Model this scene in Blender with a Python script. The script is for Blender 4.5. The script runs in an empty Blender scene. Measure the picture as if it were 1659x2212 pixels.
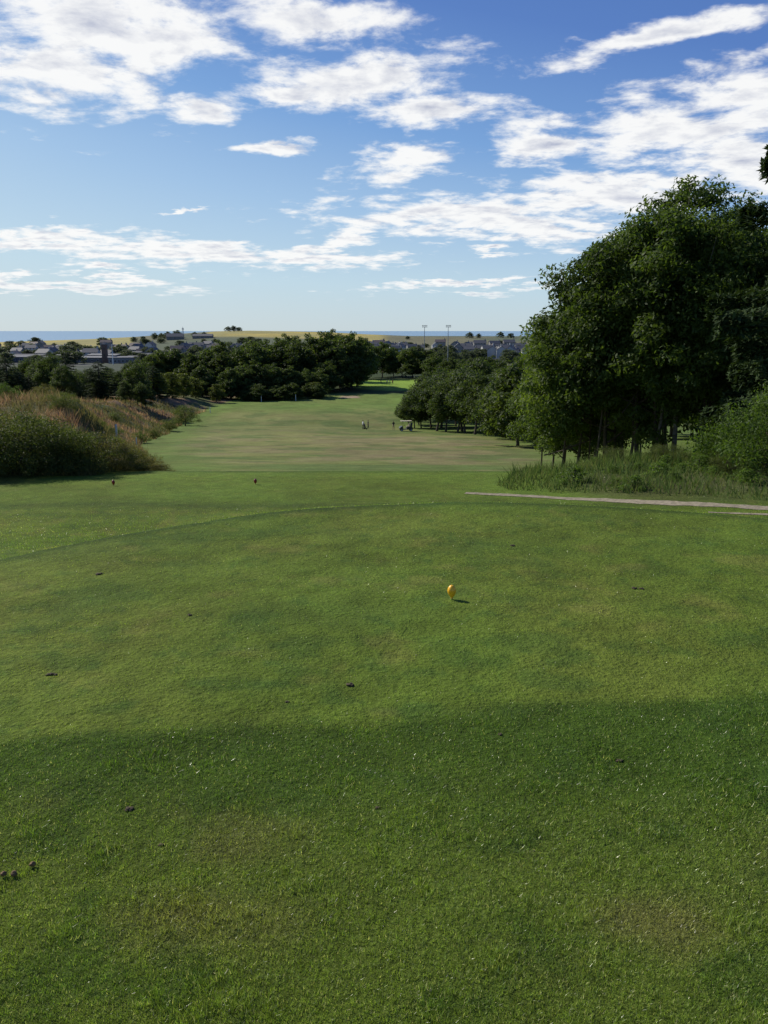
import bpy, bmesh, math, random
import numpy as np
from mathutils import Vector, Matrix
random.seed(7); RNG=np.random.default_rng(7)
scene=bpy.context.scene
COL=scene.collection
PITCH=math.radians(12.4); CAMZ=1.6
SUN_AZ=(-0.80,0.60); SUN_EL=math.radians(36)

# ------------------------------------------------------------ noise
def _h(i,j,s):
    v=np.sin(i*127.1+j*311.7+s*74.7)*43758.5453
    return v-np.floor(v)
def vn(x,y,s=0):
    xi=np.floor(x); yi=np.floor(y); fx=x-xi; fy=y-yi
    fx=fx*fx*(3-2*fx); fy=fy*fy*(3-2*fy)
    return (_h(xi,yi,s)*(1-fx)+_h(xi+1,yi,s)*fx)*(1-fy)+(_h(xi,yi+1,s)*(1-fx)+_h(xi+1,yi+1,s)*fx)*fy
def fbm(x,y,s=0,o=4):
    t=0;a=.5;n=0
    for k in range(o):
        t=t+a*vn(x*2**k+k*17.3,y*2**k-k*9.1,s+k); n+=a; a*=.55
    return t/n
def ss(a,b,x):
    t=np.clip((x-a)/(b-a),0,1); return t*t*(3-2*t)

# ------------------------------------------------------------ terrain
PY=[-50,0,5,8.3,9.2,10.2,12,14,17.5,18.8,20,22,30,45,60,80,100,140,175,220,260,300,330,400,600,900]
PZ=[0,0,-.03,-.125,-.32,-.66,-1.08,-1.3,-1.46,-1.56,-1.9,-2.6,-4.6,-7,-8.3,-10.4,-12.2,-15.6,-18.2,-18.4,-18.3,-17.4,-17.4,-18.2,-19,-18.5]
LFy=[-20,15,20,30,40,60,100,150,190,240,300]; LFx=[-9,-7,-6.2,-8.5,-12,-17,-30,-39,-46,-44,-40]
LHy=[0,14,20,30,45,60,100,150,190,230,260]; LHh=[-.3,-.3,.25,1.5,3.2,4.6,5.3,5.2,3.8,2.2,0]
RFy=[0,13,16,20,32,60,100,140,165,260,400]; RFx=[6,3.6,2.6,4.0,8.4,15,22,20,7,6,8]
RHy=[0,12,20,32,60,100,140,200]; RHh=[0,.1,.25,1.2,1.8,1.6,.4,0]
TA=[-2,-.47,-.35,-.3,-.2,-.16,-.07,-.02,.03,.2,2]; TZ=[-17,-16.2,-11.7,-8.6,0.4,1.6,-.5,-4.5,-7.2,-7.4,-12]
def tee_edge(x):
    d=x-.7
    return 8.3-np.where(d<0,.16,.09)*d*d
def H(x,y):
    x=np.asarray(x,float); y=np.asarray(y,float)
    r=np.sqrt(x*x+y*y)
    w=ss(300,600,r); D=y*(1-w)+r*w
    sh=np.clip(8.3-tee_edge(x),0,2.4)*(1-ss(10,14.5,y))*ss(2,6,y)
    z=np.interp(D+sh,PY,PZ)
    lf=np.interp(y,LFy,LFx); lh=np.interp(y,LHy,LHh)
    wd=np.clip(y*.12,1.8,14)
    wig=(fbm(x*.12,y*.12,3)-.5)
    m=ss(0,1,(lf+wig*4*ss(20,60,y)-x)/wd)
    z=z+m*lh*(1+wig*.5)
    rf=np.interp(y,RFy,RFx); rh=np.interp(y,RHy,RHh)
    z=z+ss(0,1,(x-rf)/np.clip(y*.1,2,8))*rh
    z=z+(fbm(x*.05,y*.05,9)-.5)*.8*ss(40,120,r)
    z=z+(fbm(x*.9,y*.9,5)-.5)*.05*ss(20,8,y)*ss(0,3,y)
    a=x/np.maximum(y,1); zt=np.interp(a,TA,TZ)
    k=ss(850,1400,r); z=z*(1-k)+zt*k
    z=z-ss(1420,2300,r)*75
    return z
def Hs(x,y): return float(H(np.array([x]),np.array([y]))[0])

def C(*c): return np.array(c,float)
def mixc(a,b,f): return a*(1-f[...,None])+b*f[...,None]
def zone(x,y):
    r=np.sqrt(x*x+y*y); n=x.shape
    col=np.zeros(n+(3,))+C(.138,.205,.026)
    n1=fbm(x*.7,y*.7,21); n2=fbm(x*3,y*3,23)
    col=mixc(col,C(.175,.228,.034),ss(.5,.70,n1)*.8)
    col=mixc(col,C(.095,.160,.026),ss(.50,.70,fbm(x*.5+9,y*1.1,25))*.4)
    col=mixc(col,C(.080,.148,.025),ss(.58,.70,fbm(x*2.6+2,y*3.6,26))*.5)
    col=mixc(col,C(.075,.145,.025),ss(.62,.72,fbm(x*7+2,y*8,28))*.5)
    col=mixc(col,C(.25,.235,.06),ss(.60,.76,n2)*.35)
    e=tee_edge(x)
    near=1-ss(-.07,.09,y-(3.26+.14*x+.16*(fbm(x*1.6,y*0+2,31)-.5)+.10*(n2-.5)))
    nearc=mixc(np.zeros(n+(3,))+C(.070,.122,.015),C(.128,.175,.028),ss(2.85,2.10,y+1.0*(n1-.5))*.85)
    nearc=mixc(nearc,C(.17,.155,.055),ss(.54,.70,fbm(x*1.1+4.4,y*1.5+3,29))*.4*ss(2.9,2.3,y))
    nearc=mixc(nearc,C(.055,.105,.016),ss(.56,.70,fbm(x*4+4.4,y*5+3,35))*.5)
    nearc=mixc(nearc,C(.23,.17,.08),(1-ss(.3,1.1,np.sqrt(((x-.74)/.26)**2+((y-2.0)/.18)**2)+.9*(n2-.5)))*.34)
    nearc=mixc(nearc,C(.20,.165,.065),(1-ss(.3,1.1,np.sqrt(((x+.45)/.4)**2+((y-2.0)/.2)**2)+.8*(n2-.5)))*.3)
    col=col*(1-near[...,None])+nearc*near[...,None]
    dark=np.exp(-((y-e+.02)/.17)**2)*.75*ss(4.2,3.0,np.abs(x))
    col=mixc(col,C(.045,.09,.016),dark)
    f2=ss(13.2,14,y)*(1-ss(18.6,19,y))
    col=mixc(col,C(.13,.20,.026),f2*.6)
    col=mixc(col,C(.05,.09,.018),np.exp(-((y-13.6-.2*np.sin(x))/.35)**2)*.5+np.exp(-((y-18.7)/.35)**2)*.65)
    F=ss(19,24,y)
    u=np.log(np.maximum(y,1))*9
    fw=mixc(np.zeros(n+(3,))+C(.148,.178,.048),C(.20,.170,.080),
            np.clip(ss(.38,.60,fbm(x*.09+3,u*.55,41))*(1.0*np.exp(-((x-3)/30)**2)+.2)*ss(240,100,y),0,1)*.75)
    fw=mixc(fw,C(.090,.135,.034),ss(.46,.60,fbm(x*.055+8,u*.7+3,43))*.75)
    fw=mixc(fw,C(.21,.21,.07),ss(.5,.60,fbm(x*.06+1,u*1.2+13,47))*.6)
    fw=mixc(fw,C(.205,.172,.088),ss(.53,.62,fbm(x*.16+5,u*2.2+3,49))*.5*ss(230,90,y))
    fw=mixc(fw,C(.080,.125,.032),ss(.54,.63,fbm(x*.2+15,u*2.8+3,50))*.6)
    lf=np.interp(y,LFy,LFx); rf=np.interp(y,RFy,RFx)
    edge=np.clip(1-ss(2,9,x-lf),0,1)+np.clip(1-ss(1,7,rf-x),0,1)
    fw=mixc(fw,C(.105,.165,.028),np.clip(edge,0,1)*.75)
    fw=mixc(fw,C(.14,.22,.04),ss(200,225,y)*.5)
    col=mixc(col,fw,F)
    L=ss(0,1.5,lf-x-.4*ss(15,30,y))*ss(14,19,y)
    dry=mixc(np.zeros(n+(3,))+C(.20,.135,.08),C(.09,.11,.036),ss(.40,.56,fbm(x*.15,y*.15,51)))
    col=mixc(col,dry,L)
    R=ss(0,1.5,x-rf)*ss(12.5,15,y)*(1-.75*ss(45,60,y))
    fl=mixc(np.zeros(n+(3,))+C(.05,.085,.02),C(.11,.12,.045),ss(.5,.7,fbm(x*.2,y*.2,53)))
    col=mixc(col,fl,R)
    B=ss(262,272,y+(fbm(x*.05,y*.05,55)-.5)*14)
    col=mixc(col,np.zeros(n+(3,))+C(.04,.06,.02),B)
    g=1-ss(.8,1.1,np.sqrt(((x-4)/19)**2+((y-306)/30)**2))
    col=mixc(col,np.zeros(n+(3,))+C(.21,.32,.045),g)
    bk=1-ss(.7,1.1,np.sqrt(((x+10.5)/3.5)**2+((y-254)/4)**2))
    col=mixc(col,C(.36,.27,.18),bk)
    T=ss(400,480,r)
    tc=mixc(np.zeros(n+(3,))+C(.07,.085,.06),C(.10,.105,.09),ss(.45,.6,fbm(x*.02,y*.02,57)))
    col=mixc(col,tc,T)
    a=x/np.maximum(y,1)
    bl=fbm(x*.004,y*.004,61)
    far=ss(850,950,r)
    fc=mixc(np.zeros(n+(3,))+C(.11,.13,.08),C(.16,.155,.09),ss(.4,.6,bl))
    col=mixc(col,fc,far)
    yl=ss(1120,1150,r+(a+.1)*350)*ss(-.215,-.205,a)*(1-ss(-.01,.01,a))
    yl2=ss(980,1010,r)*(1-ss(-.302,-.296,a))
    fy=mixc(np.zeros(n+(3,))+C(.40,.33,.10),C(.31,.28,.11),ss(.4,.6,fbm(x*.01,y*.01,63)))
    col=mixc(col,fy,np.clip(yl+yl2,0,1)*ss(1600,1500,r))
    return col

# ------------------------------------------------------------ mesh helpers
def np_mesh(name,verts,faces,mats,tint=None,smooth=False,fm=None):
    me=bpy.data.meshes.new(name)
    verts=np.asarray(verts,np.float32); faces=np.asarray(faces,np.int32)
    nf,k=faces.shape
    me.vertices.add(len(verts)); me.vertices.foreach_set('co',verts.ravel())
    me.loops.add(nf*k); me.loops.foreach_set('vertex_index',faces.ravel())
    me.polygons.add(nf); me.polygons.foreach_set('loop_start',np.arange(nf,dtype=np.int32)*k)
    if smooth: me.polygons.foreach_set('use_smooth',np.ones(nf,bool))
    if fm is not None: me.polygons.foreach_set('material_index',np.asarray(fm,np.int32))
    for m in (mats if isinstance(mats,list) else [mats]): me.materials.append(m)
    if tint is not None:
        at=me.attributes.new('tint','FLOAT_COLOR','POINT')
        t=np.ones((len(verts),4),np.float32); t[:,:3]=tint
        at.data.foreach_set('color',t.ravel())
    me.update(calc_edges=True); me.validate()
    return me
def obj(name,me,loc=(0,0,0),parent=None,**kw):
    o=bpy.data.objects.new(name,me); COL.objects.link(o)
    o.location=loc
    if parent: o.parent=parent
    for k,v in kw.items(): o[k]=v
    return o
def empty(name,loc,label,cat,group=None,rot=0,scale=1):
    o=bpy.data.objects.new(name,None); COL.objects.link(o)
    o.empty_display_size=.3; o.location=loc; o.rotation_euler=(0,0,rot)
    o.scale=(scale,)*3 if not isinstance(scale,tuple) else scale
    o['label']=label; o['category']=cat
    if group: o['group']=group
    return o
def spawn(parts,name,loc,label,cat,group=None,rot=0,scale=1):
    e=empty(name,loc,label,cat,group,rot,scale); made=[]
    for p in parts:
        nm,me,l=p[0],p[1],p[2]; par=made[p[3]] if len(p)>3 and p[3] is not None else e
        made.append(obj(nm,me,l,par))
    return e

def tube(path,rad,sides=7,caps=False):
    path=[Vector(p) for p in path]; V=[];F=[]
    for i,p in enumerate(path):
        d=(path[min(i+1,len(path)-1)]-path[max(i-1,0)]).normalized()
        a=d.orthogonal().normalized() if abs(d.z)<.9 else Vector((1,0,0)).cross(d).normalized()
        b=d.cross(a)
        for k in range(sides):
            t=2*math.pi*k/sides
            V.append(p+(a*math.cos(t)+b*math.sin(t))*rad[i])
    for i in range(len(path)-1):
        for k in range(sides):
            k2=(k+1)%sides
            F.append([i*sides+k,i*sides+k2,(i+1)*sides+k2,(i+1)*sides+k])
    return V,F
class MB:
    def __init__(s): s.v=[];s.f=[];s.m=[]
    def add(s,v,f,m=0):
        o=len(s.v); s.v+= [tuple(p) for p in v]; s.f+=[[i+o for i in q] for q in f]; s.m+=[m]*len(f)
    def box(s,x0,x1,y0,y1,z0,z1,m=0):
        v=[(x0,y0,z0),(x1,y0,z0),(x1,y1,z0),(x0,y1,z0),(x0,y0,z1),(x1,y0,z1),(x1,y1,z1),(x0,y1,z1)]
        s.add(v,[[0,3,2,1],[4,5,6,7],[0,1,5,4],[1,2,6,5],[2,3,7,6],[3,0,4,7]],m)
    def tube(s,path,rad,sides=8,m=0):
        v,f=tube(path,rad,sides); n=len(path)
        f=f+[list(range(sides))[::-1],[ (n-1)*sides+k for k in range(sides)]]
        s.add(v,f,m)
    def mesh(s,name,mats,smooth=False,bevel=0):
        me=bpy.data.meshes.new(name); me.from_pydata(s.v,[],s.f)
        for m in (mats if isinstance(mats,list) else [mats]): me.materials.append(m)
        me.polygons.foreach_set('material_index',s.m)
        if bevel:
            bm=bmesh.new(); bm.from_mesh(me)
            bmesh.ops.bevel(bm,geom=bm.edges[:]+bm.verts[:],offset=bevel,segments=2,affect='EDGES')
            bm.to_mesh(me); bm.free()
        if smooth: me.polygons.foreach_set('use_smooth',[True]*len(me.polygons))
        me.update(); return me

# ------------------------------------------------------------ materials
def newmat(name):
    m=bpy.data.materials.new(name); m.use_nodes=True
    nt=m.node_tree; nt.nodes.clear(); return m,nt
def N(nt,t,**kw):
    n=nt.nodes.new(t)
    for k,v in kw.items():
        if k=='ins':
            for a,b in v.items(): n.inputs[a].default_value=b
        else: setattr(n,k,v)
    return n
def math_(nt,op,a,b=None,clamp=False):
    n=N(nt,'ShaderNodeMath',operation=op,use_clamp=clamp)
    for i,v in enumerate((a,b)):
        if v is None: continue
        if hasattr(v,'links') or hasattr(v,'is_output'): nt.links.new(v,n.inputs[i])
        else: n.inputs[i].default_value=v
    return n.outputs[0]
def simple(name,c,rough=.6,c2=None,scale=5,metal=0,spec=.4,bump=0):
    m,nt=newmat(name); out=N(nt,'ShaderNodeOutputMaterial'); p=N(nt,'ShaderNodeBsdfPrincipled')
    p.inputs['Roughness'].default_value=rough; p.inputs['Metallic'].default_value=metal
    p.inputs['Specular IOR Level'].default_value=spec
    if c2 is None: c2=tuple(v*.8 for v in c)
    tc=N(nt,'ShaderNodeTexCoord'); no=N(nt,'ShaderNodeTexNoise',ins={'Scale':scale,'Detail':5,'Roughness':.6})
    nt.links.new(tc.outputs['Object'],no.inputs['Vector'])
    r=N(nt,'ShaderNodeValToRGB'); r.color_ramp.elements[0].position=.35; r.color_ramp.elements[1].position=.65
    r.color_ramp.elements[0].color=(*c2,1); r.color_ramp.elements[1].color=(*c,1)
    nt.links.new(no.outputs['Fac'],r.inputs['Fac']); nt.links.new(r.outputs['Color'],p.inputs['Base Color'])
    if bump:
        b=N(nt,'ShaderNodeBump',ins={'Strength':bump,'Distance':.05}); nt.links.new(no.outputs['Fac'],b.inputs['Height']); nt.links.new(b.outputs[0],p.inputs['Normal'])
    nt.links.new(p.outputs[0],out.inputs[0]); return m
def foliage(name,gain=1.0,trans=.35,rough=.5,spec=.3,tgain=(1.3,1.35,.6),noise=None):
    m,nt=newmat(name); out=N(nt,'ShaderNodeOutputMaterial')
    at=N(nt,'ShaderNodeAttribute',attribute_name='tint')
    oi=N(nt,'ShaderNodeObjectInfo')
    f2=math_(nt,'MULTIPLY_ADD',oi.outputs['Random'],.35*gain); f2.node.inputs[2].default_value=.82*gain
    if noise:
        f2=N(nt,'ShaderNodeValue').outputs[0]; f2.default_value=gain
        tc=N(nt,'ShaderNodeTexCoord'); no=N(nt,'ShaderNodeTexNoise',ins={'Scale':noise,'Detail':4,'Roughness':.75})
        nt.links.new(tc.outputs['Object'],no.inputs['Vector'])
        f=math_(nt,'MULTIPLY_ADD',no.outputs['Fac'],2.6); f.node.inputs[2].default_value=-.30
        f=math_(nt,'MAXIMUM',f,.12)
        f2=math_(nt,'MULTIPLY',f,f2)
    vm=N(nt,'ShaderNodeVectorMath',operation='SCALE'); nt.links.new(at.outputs['Color'],vm.inputs[0]); nt.links.new(f2,vm.inputs['Scale'])
    p=N(nt,'ShaderNodeBsdfPrincipled',ins={'Roughness':rough,'Specular IOR Level':spec})
    nt.links.new(vm.outputs[0],p.inputs['Base Color'])
    vt=N(nt,'ShaderNodeVectorMath',operation='MULTIPLY'); nt.links.new(vm.outputs[0],vt.inputs[0]); vt.inputs[1].default_value=tgain
    tr=N(nt,'ShaderNodeBsdfTranslucent'); nt.links.new(vt.outputs[0],tr.inputs['Color'])
    mx=N(nt,'ShaderNodeMixShader',ins={0:trans}); nt.links.new(p.outputs[0],mx.inputs[1]); nt.links.new(tr.outputs[0],mx.inputs[2])
    nt.links.new(mx.outputs[0],out.inputs[0]); return m

def ground_mat():
    m,nt=newmat('ground_turf'); out=N(nt,'ShaderNodeOutputMaterial')
    at=N(nt,'ShaderNodeAttribute',attribute_name='tint'); tc=N(nt,'ShaderNodeTexCoord')
    def no(sc,det=5,r=.6,vec=None):
        n=N(nt,'ShaderNodeTexNoise',ins={'Scale':sc,'Detail':det,'Roughness':r}); nt.links.new(vec or tc.outputs['Object'],n.inputs['Vector']); return n.outputs['Fac']
    a=no(40,3,.7); b=no(4,5,.7); c=no(.35,6,.7); d=no(.03,5,.65)
    def ma(x,k,o):
        r=math_(nt,'MULTIPLY_ADD',x,k); r.node.inputs[2].default_value=o; return r
    f=math_(nt,'MULTIPLY',math_(nt,'MULTIPLY',ma(a,1.4,.28),ma(b,1.1,.45)),math_(nt,'MULTIPLY',ma(c,1.3,.35),ma(d,.8,.6)))
    vm=N(nt,'ShaderNodeVectorMath',operation='SCALE'); nt.links.new(at.outputs['Color'],vm.inputs[0]); nt.links.new(f,vm.inputs['Scale'])
    hs=N(nt,'ShaderNodeHueSaturation'); nt.links.new(vm.outputs[0],hs.inputs['Color'])
    hv=ma(c,.05,.474); nt.links.new(hv,hs.inputs['Hue'])
    p=N(nt,'ShaderNodeBsdfPrincipled',ins={'Roughness':.95,'Specular IOR Level':.1})
    nt.links.new(hs.outputs[0],p.inputs['Base Color'])
    bp=N(nt,'ShaderNodeBump',ins={'Strength':.7,'Distance':.03}); nt.links.new(a,bp.inputs['Height'])
    bp2=N(nt,'ShaderNodeBump',ins={'Strength':.5,'Distance':.25}); nt.links.new(c,bp2.inputs['Height']); nt.links.new(bp.outputs[0],bp2.inputs['Normal'])
    nt.links.new(bp2.outputs[0],p.inputs['Normal'])
    nt.links.new(p.outputs[0],out.inputs[0]); return m
M_ground=ground_mat()
M_blade=foliage('lawn_blade',1.72,.36,.34,.5,noise=36)
M_dry=foliage('dry_grass_blade',1.1,.4,.8,.05,(1.15,1.1,.8))
M_leaf=foliage('broad_leaf',1.0,.42,.6,.2,(1.5,1.6,.6))
M_needle=foliage('conifer_needle',1.0,.2,.75,.1)
M_bark=simple('bark',(.10,.08,.06),.9,(.05,.04,.03),6,bump=.5)
M_barkl=simple('pale_bark',(.26,.23,.19),.85,(.10,.09,.07),5,bump=.4)

# ------------------------------------------------------------ ground
ang=np.concatenate([np.linspace(-math.pi,-.75,60,endpoint=False),np.linspace(-.75,.75,640,endpoint=False),np.linspace(.75,math.pi,60,endpoint=False)])
rr=np.concatenate([[0.001],.5*np.exp(np.arange(0,740)*math.log(6400)/739)])
Rg,Ag=np.meshgrid(rr,ang,indexing='ij')
X=Rg*np.sin(Ag);Y=Rg*np.cos(Ag);Z=H(X,Y)
nr,na=X.shape
i=np.arange(nr-1)[:,None];j=np.arange(na)[None,:];j2=(j+1)%na
fc=np.stack(np.broadcast_arrays(i*na+j,i*na+j2,(i+1)*na+j2,(i+1)*na+j),-1).reshape(-1,4)[:, ::-1]
gt=zone(X,Y)*(1-.28*ss(22,12,Rg))[...,None]  # near ground darkened in colour: soil plus painted shadow under the blades
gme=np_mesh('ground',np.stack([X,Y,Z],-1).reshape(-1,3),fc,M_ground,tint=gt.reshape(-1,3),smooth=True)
g=obj('ground',gme,kind='structure',label='mown golf course turf sloping down to the town',category='ground')

# sea
msea,nt=newmat('sea_water'); out=N(nt,'ShaderNodeOutputMaterial'); p=N(nt,'ShaderNodeBsdfPrincipled',ins={'Roughness':.6,'Specular IOR Level':.1})
tc=N(nt,'ShaderNodeTexCoord'); mp=N(nt,'ShaderNodeMapping'); mp.inputs['Scale'].default_value=(.0002,.0012,1)
no=N(nt,'ShaderNodeTexNoise',ins={'Scale':1.,'Detail':6}); nt.links.new(tc.outputs['Object'],mp.inputs[0]); nt.links.new(mp.outputs[0],no.inputs['Vector'])
r=N(nt,'ShaderNodeValToRGB'); r.color_ramp.elements[0].color=(.20,.32,.43,1); r.color_ramp.elements[1].color=(.27,.40,.49,1)
nt.links.new(no.outputs['Fac'],r.inputs[0]); nt.links.new(r.outputs[0],p.inputs['Base Color']); nt.links.new(p.outputs[0],out.inputs[0])
S=120000
sea=obj('sea',np_mesh('sea',[(-S,-3000,-60),(S,-3000,-60),(S,S,-60),(-S,S,-60)],[[0,1,2,3]],msea),kind='structure',label='calm blue sea reaching the horizon',category='sea')

def gpos(px,py):
    dx=(px-829.5)/1782; dy=(1106-py)/1782
    dz=-math.sin(PITCH)+dy*math.cos(PITCH); f=math.cos(PITCH)+dy*math.sin(PITCH)
    t=.5
    while t<60 and CAMZ+dz*t>Hs(dx*t,f*t): t+=.05
    return dx*t,f*t
# ------------------------------------------------------------ path
M_path=simple('gravel_path',(.35,.30,.215),.95,(.20,.175,.12),11,spec=.1,bump=.5)
def strip(name,pts,w0,w1,label):
    P=[];pts=[Vector(p) for p in pts]
    for i in range(len(pts)-1):
        for k in range(24):
            P.append(pts[i].lerp(pts[i+1],k/24))
    P.append(pts[-1])
    for _ in range(150): P=[P[0]]+[(P[i-1]+P[i]*2+P[i+1])/4 for i in range(1,len(P)-1)]+[P[-1]]
    V=[];F=[];nc=5
    for i,q in enumerate(P):
        d=(P[min(i+1,len(P)-1)]-P[max(i-1,0)]).normalized(); nn=Vector((-d.y,d.x))
        w=w0+(w1-w0)*min(1,i/(len(P)*.6))
        for c in range(nc+1):
            t=(c/nc-.5)*w*(.6+.8*float(fbm(np.array([i*.35]),np.array([w0*9.+c]))[0])); a=q+nn*t
            V.append((a.x,a.y,Hs(a.x,a.y)+.006))
    for i in range(len(P)-1):
        for c in range(nc):
            F.append([i*(nc+1)+c,(i+1)*(nc+1)+c,(i+1)*(nc+1)+c+1,i*(nc+1)+c+1])
    return obj(name,np_mesh(name,V,F,M_path,smooth=True),kind='structure',label=label,category='path')
PA=[gpos(1005,1066),gpos(1150,1072),gpos(1300,1080),gpos(1480,1091),gpos(1659,1099)]
ex=lambda P,k:(P[-1][0]+(P[-1][0]-P[-2][0])*k,P[-1][1]+(P[-1][1]-P[-2][1])*k*.5)
PA.append(ex(PA,4))
strip('path',PA,.20,.34,'narrow worn gravel track beside the tee')
PB=[gpos(1530,1108),gpos(1600,1111),gpos(1659,1113)]; PB.append(ex(PB,8))
strip('path',PB,.07,.13,'second gravel wheel track beside the tee')
pax=[p[0] for p in PA]; pay=[p[1] for p in PA]

# ------------------------------------------------------------ blades
def blades(x,y,h,w,lean,tint,rng):
    n=len(x); z=H(x,y)-.002
    t=rng.uniform(0,2*math.pi,n); cx,cy=np.cos(t)*w/2,np.sin(t)*w/2
    la=rng.uniform(0,2*math.pi,n); lm=lean*rng.uniform(.2,1,n)*h
    tip=np.stack([x+np.cos(la)*lm,y+np.sin(la)*lm,z+h*np.sqrt(np.clip(1-(lm/h)**2,.1,1))],-1)
    b0=np.stack([x-cx,y-cy,z],-1); b1=np.stack([x+cx,y+cy,z],-1)
    V=np.stack([b0,b1,tip],1).reshape(-1,3); F=np.arange(n*3).reshape(-1,3)
    return V,F,np.repeat(tint,3,0)
def lawn(n,d0,d1,amax,seed):
    r=np.random.default_rng(seed)
    d=1/(r.uniform(0,1,n)*(1/d0-1/d1)+1/d1); a=r.uniform(-amax,amax,n); x=a*d;y=d
    k=~((np.abs(y-np.interp(x,pax,pay))<.10+r.normal(0,.06,n))&(x>pax[0])); x=x[k];y=y[k];d=d[k]; n=len(x)
    near=1-ss(-.07,.09,y-(3.26+.14*x))
    e=tee_edge(x); fr=ss(0,.3,y-e)*(1-ss(11,14,y))
    h=(.0055+.0052*near+.008*fr)*r.uniform(.5,1.5,n)*(1+.04*np.minimum(d,9))
    tf=ss(.55,.75,fbm(x*7,y*7,77)); h=h*(1+tf*.6*near+.3*tf)
    w=(.0009+.0006*np.minimum(d,11))*r.uniform(.6,1.3,n)
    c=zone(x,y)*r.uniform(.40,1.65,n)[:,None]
    yel=r.uniform(0,1,n)<.08; c[yel]=C(.34,.34,.15)*r.uniform(.7,1.3,yel.sum())[:,None]
    return blades(x,y,h,w,.97,c,r)
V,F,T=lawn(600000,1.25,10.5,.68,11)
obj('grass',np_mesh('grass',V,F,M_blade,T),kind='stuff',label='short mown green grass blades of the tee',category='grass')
V,F,T=lawn(150000,10.2,24,.60,12)
obj('grass',np_mesh('grass_slope',V,F,M_blade,T),kind='stuff',label='mown grass on the forward tee and bank',category='grass')

def tall(n,xy,h,wk,cols,seed,lean=.5,gc=(.10,.13,.035)):
    r=np.random.default_rng(seed); x,y=xy(r,n)
    d=np.sqrt(x*x+y*y)
    cl=fbm(x*.8,y*.8,90+seed)
    hh=h(x,y)*r.uniform(.4,1.25,len(x))*np.clip(-.25+2.4*cl,.25,1.9)
    w=wk*d*r.uniform(.6,1.5,len(x))+.004
    k=r.integers(0,len(cols),len(x)); c=np.array(cols)[k]*r.uniform(.6,1.35,len(x))[:,None]
    pn=ss(.38,.54,fbm(x*.15,y*.15,51))
    pn=np.maximum(pn,ss(26,19,y))
    c=c*(1-pn[:,None]*.75)+C(*gc)*pn[:,None]*.75
    return blades(x,y,hh,w,lean,c,r)
def mound_xy(r,n):
    y=np.exp(r.uniform(math.log(17.5),math.log(210),n)); lf=np.interp(y,LFy,LFx)
    x=lf+.3-np.abs(r.uniform(0,1,n))*np.clip(y*.62,8,70); k=x>-y*.85-4
    return x[k],y[k]
drycols=[(.29,.195,.12),(.24,.16,.10),(.34,.245,.155),(.18,.155,.075),(.28,.165,.105)]
V,F,T=tall(160000,mound_xy,lambda x,y:np.clip(.17+y*.009,.3,.75),.0009,drycols,3,.75,(.085,.11,.03))
obj('tall_grass',np_mesh('tall_grass',V,F,M_dry,T),kind='stuff',label='tall dry brown grass covering the bank',category='grass')
def right_xy(r,n):
    y=r.uniform(11.5,44,n); rf=np.interp(y,RFy,RFx)
    x=rf-.4+r.uniform(0,1,n)**1.2*17
    k=(y>np.interp(x,pax,pay)+.45+.7*fbm(x*.8,y*0,5)); return x[k],y[k]
gcols=[(.11,.145,.045),(.09,.14,.037),(.22,.165,.09),(.07,.12,.03),(.20,.14,.08)]
V,F,T=tall(85000,right_xy,lambda x,y:.15+.012*np.maximum(y-11,0),.0010,gcols,5,.8,(.075,.125,.03))
obj('tall_grass',np_mesh('tall_weeds',V,F,M_dry,T),kind='stuff',label='rough weeds and tall grass under the trees',category='grass')

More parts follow.
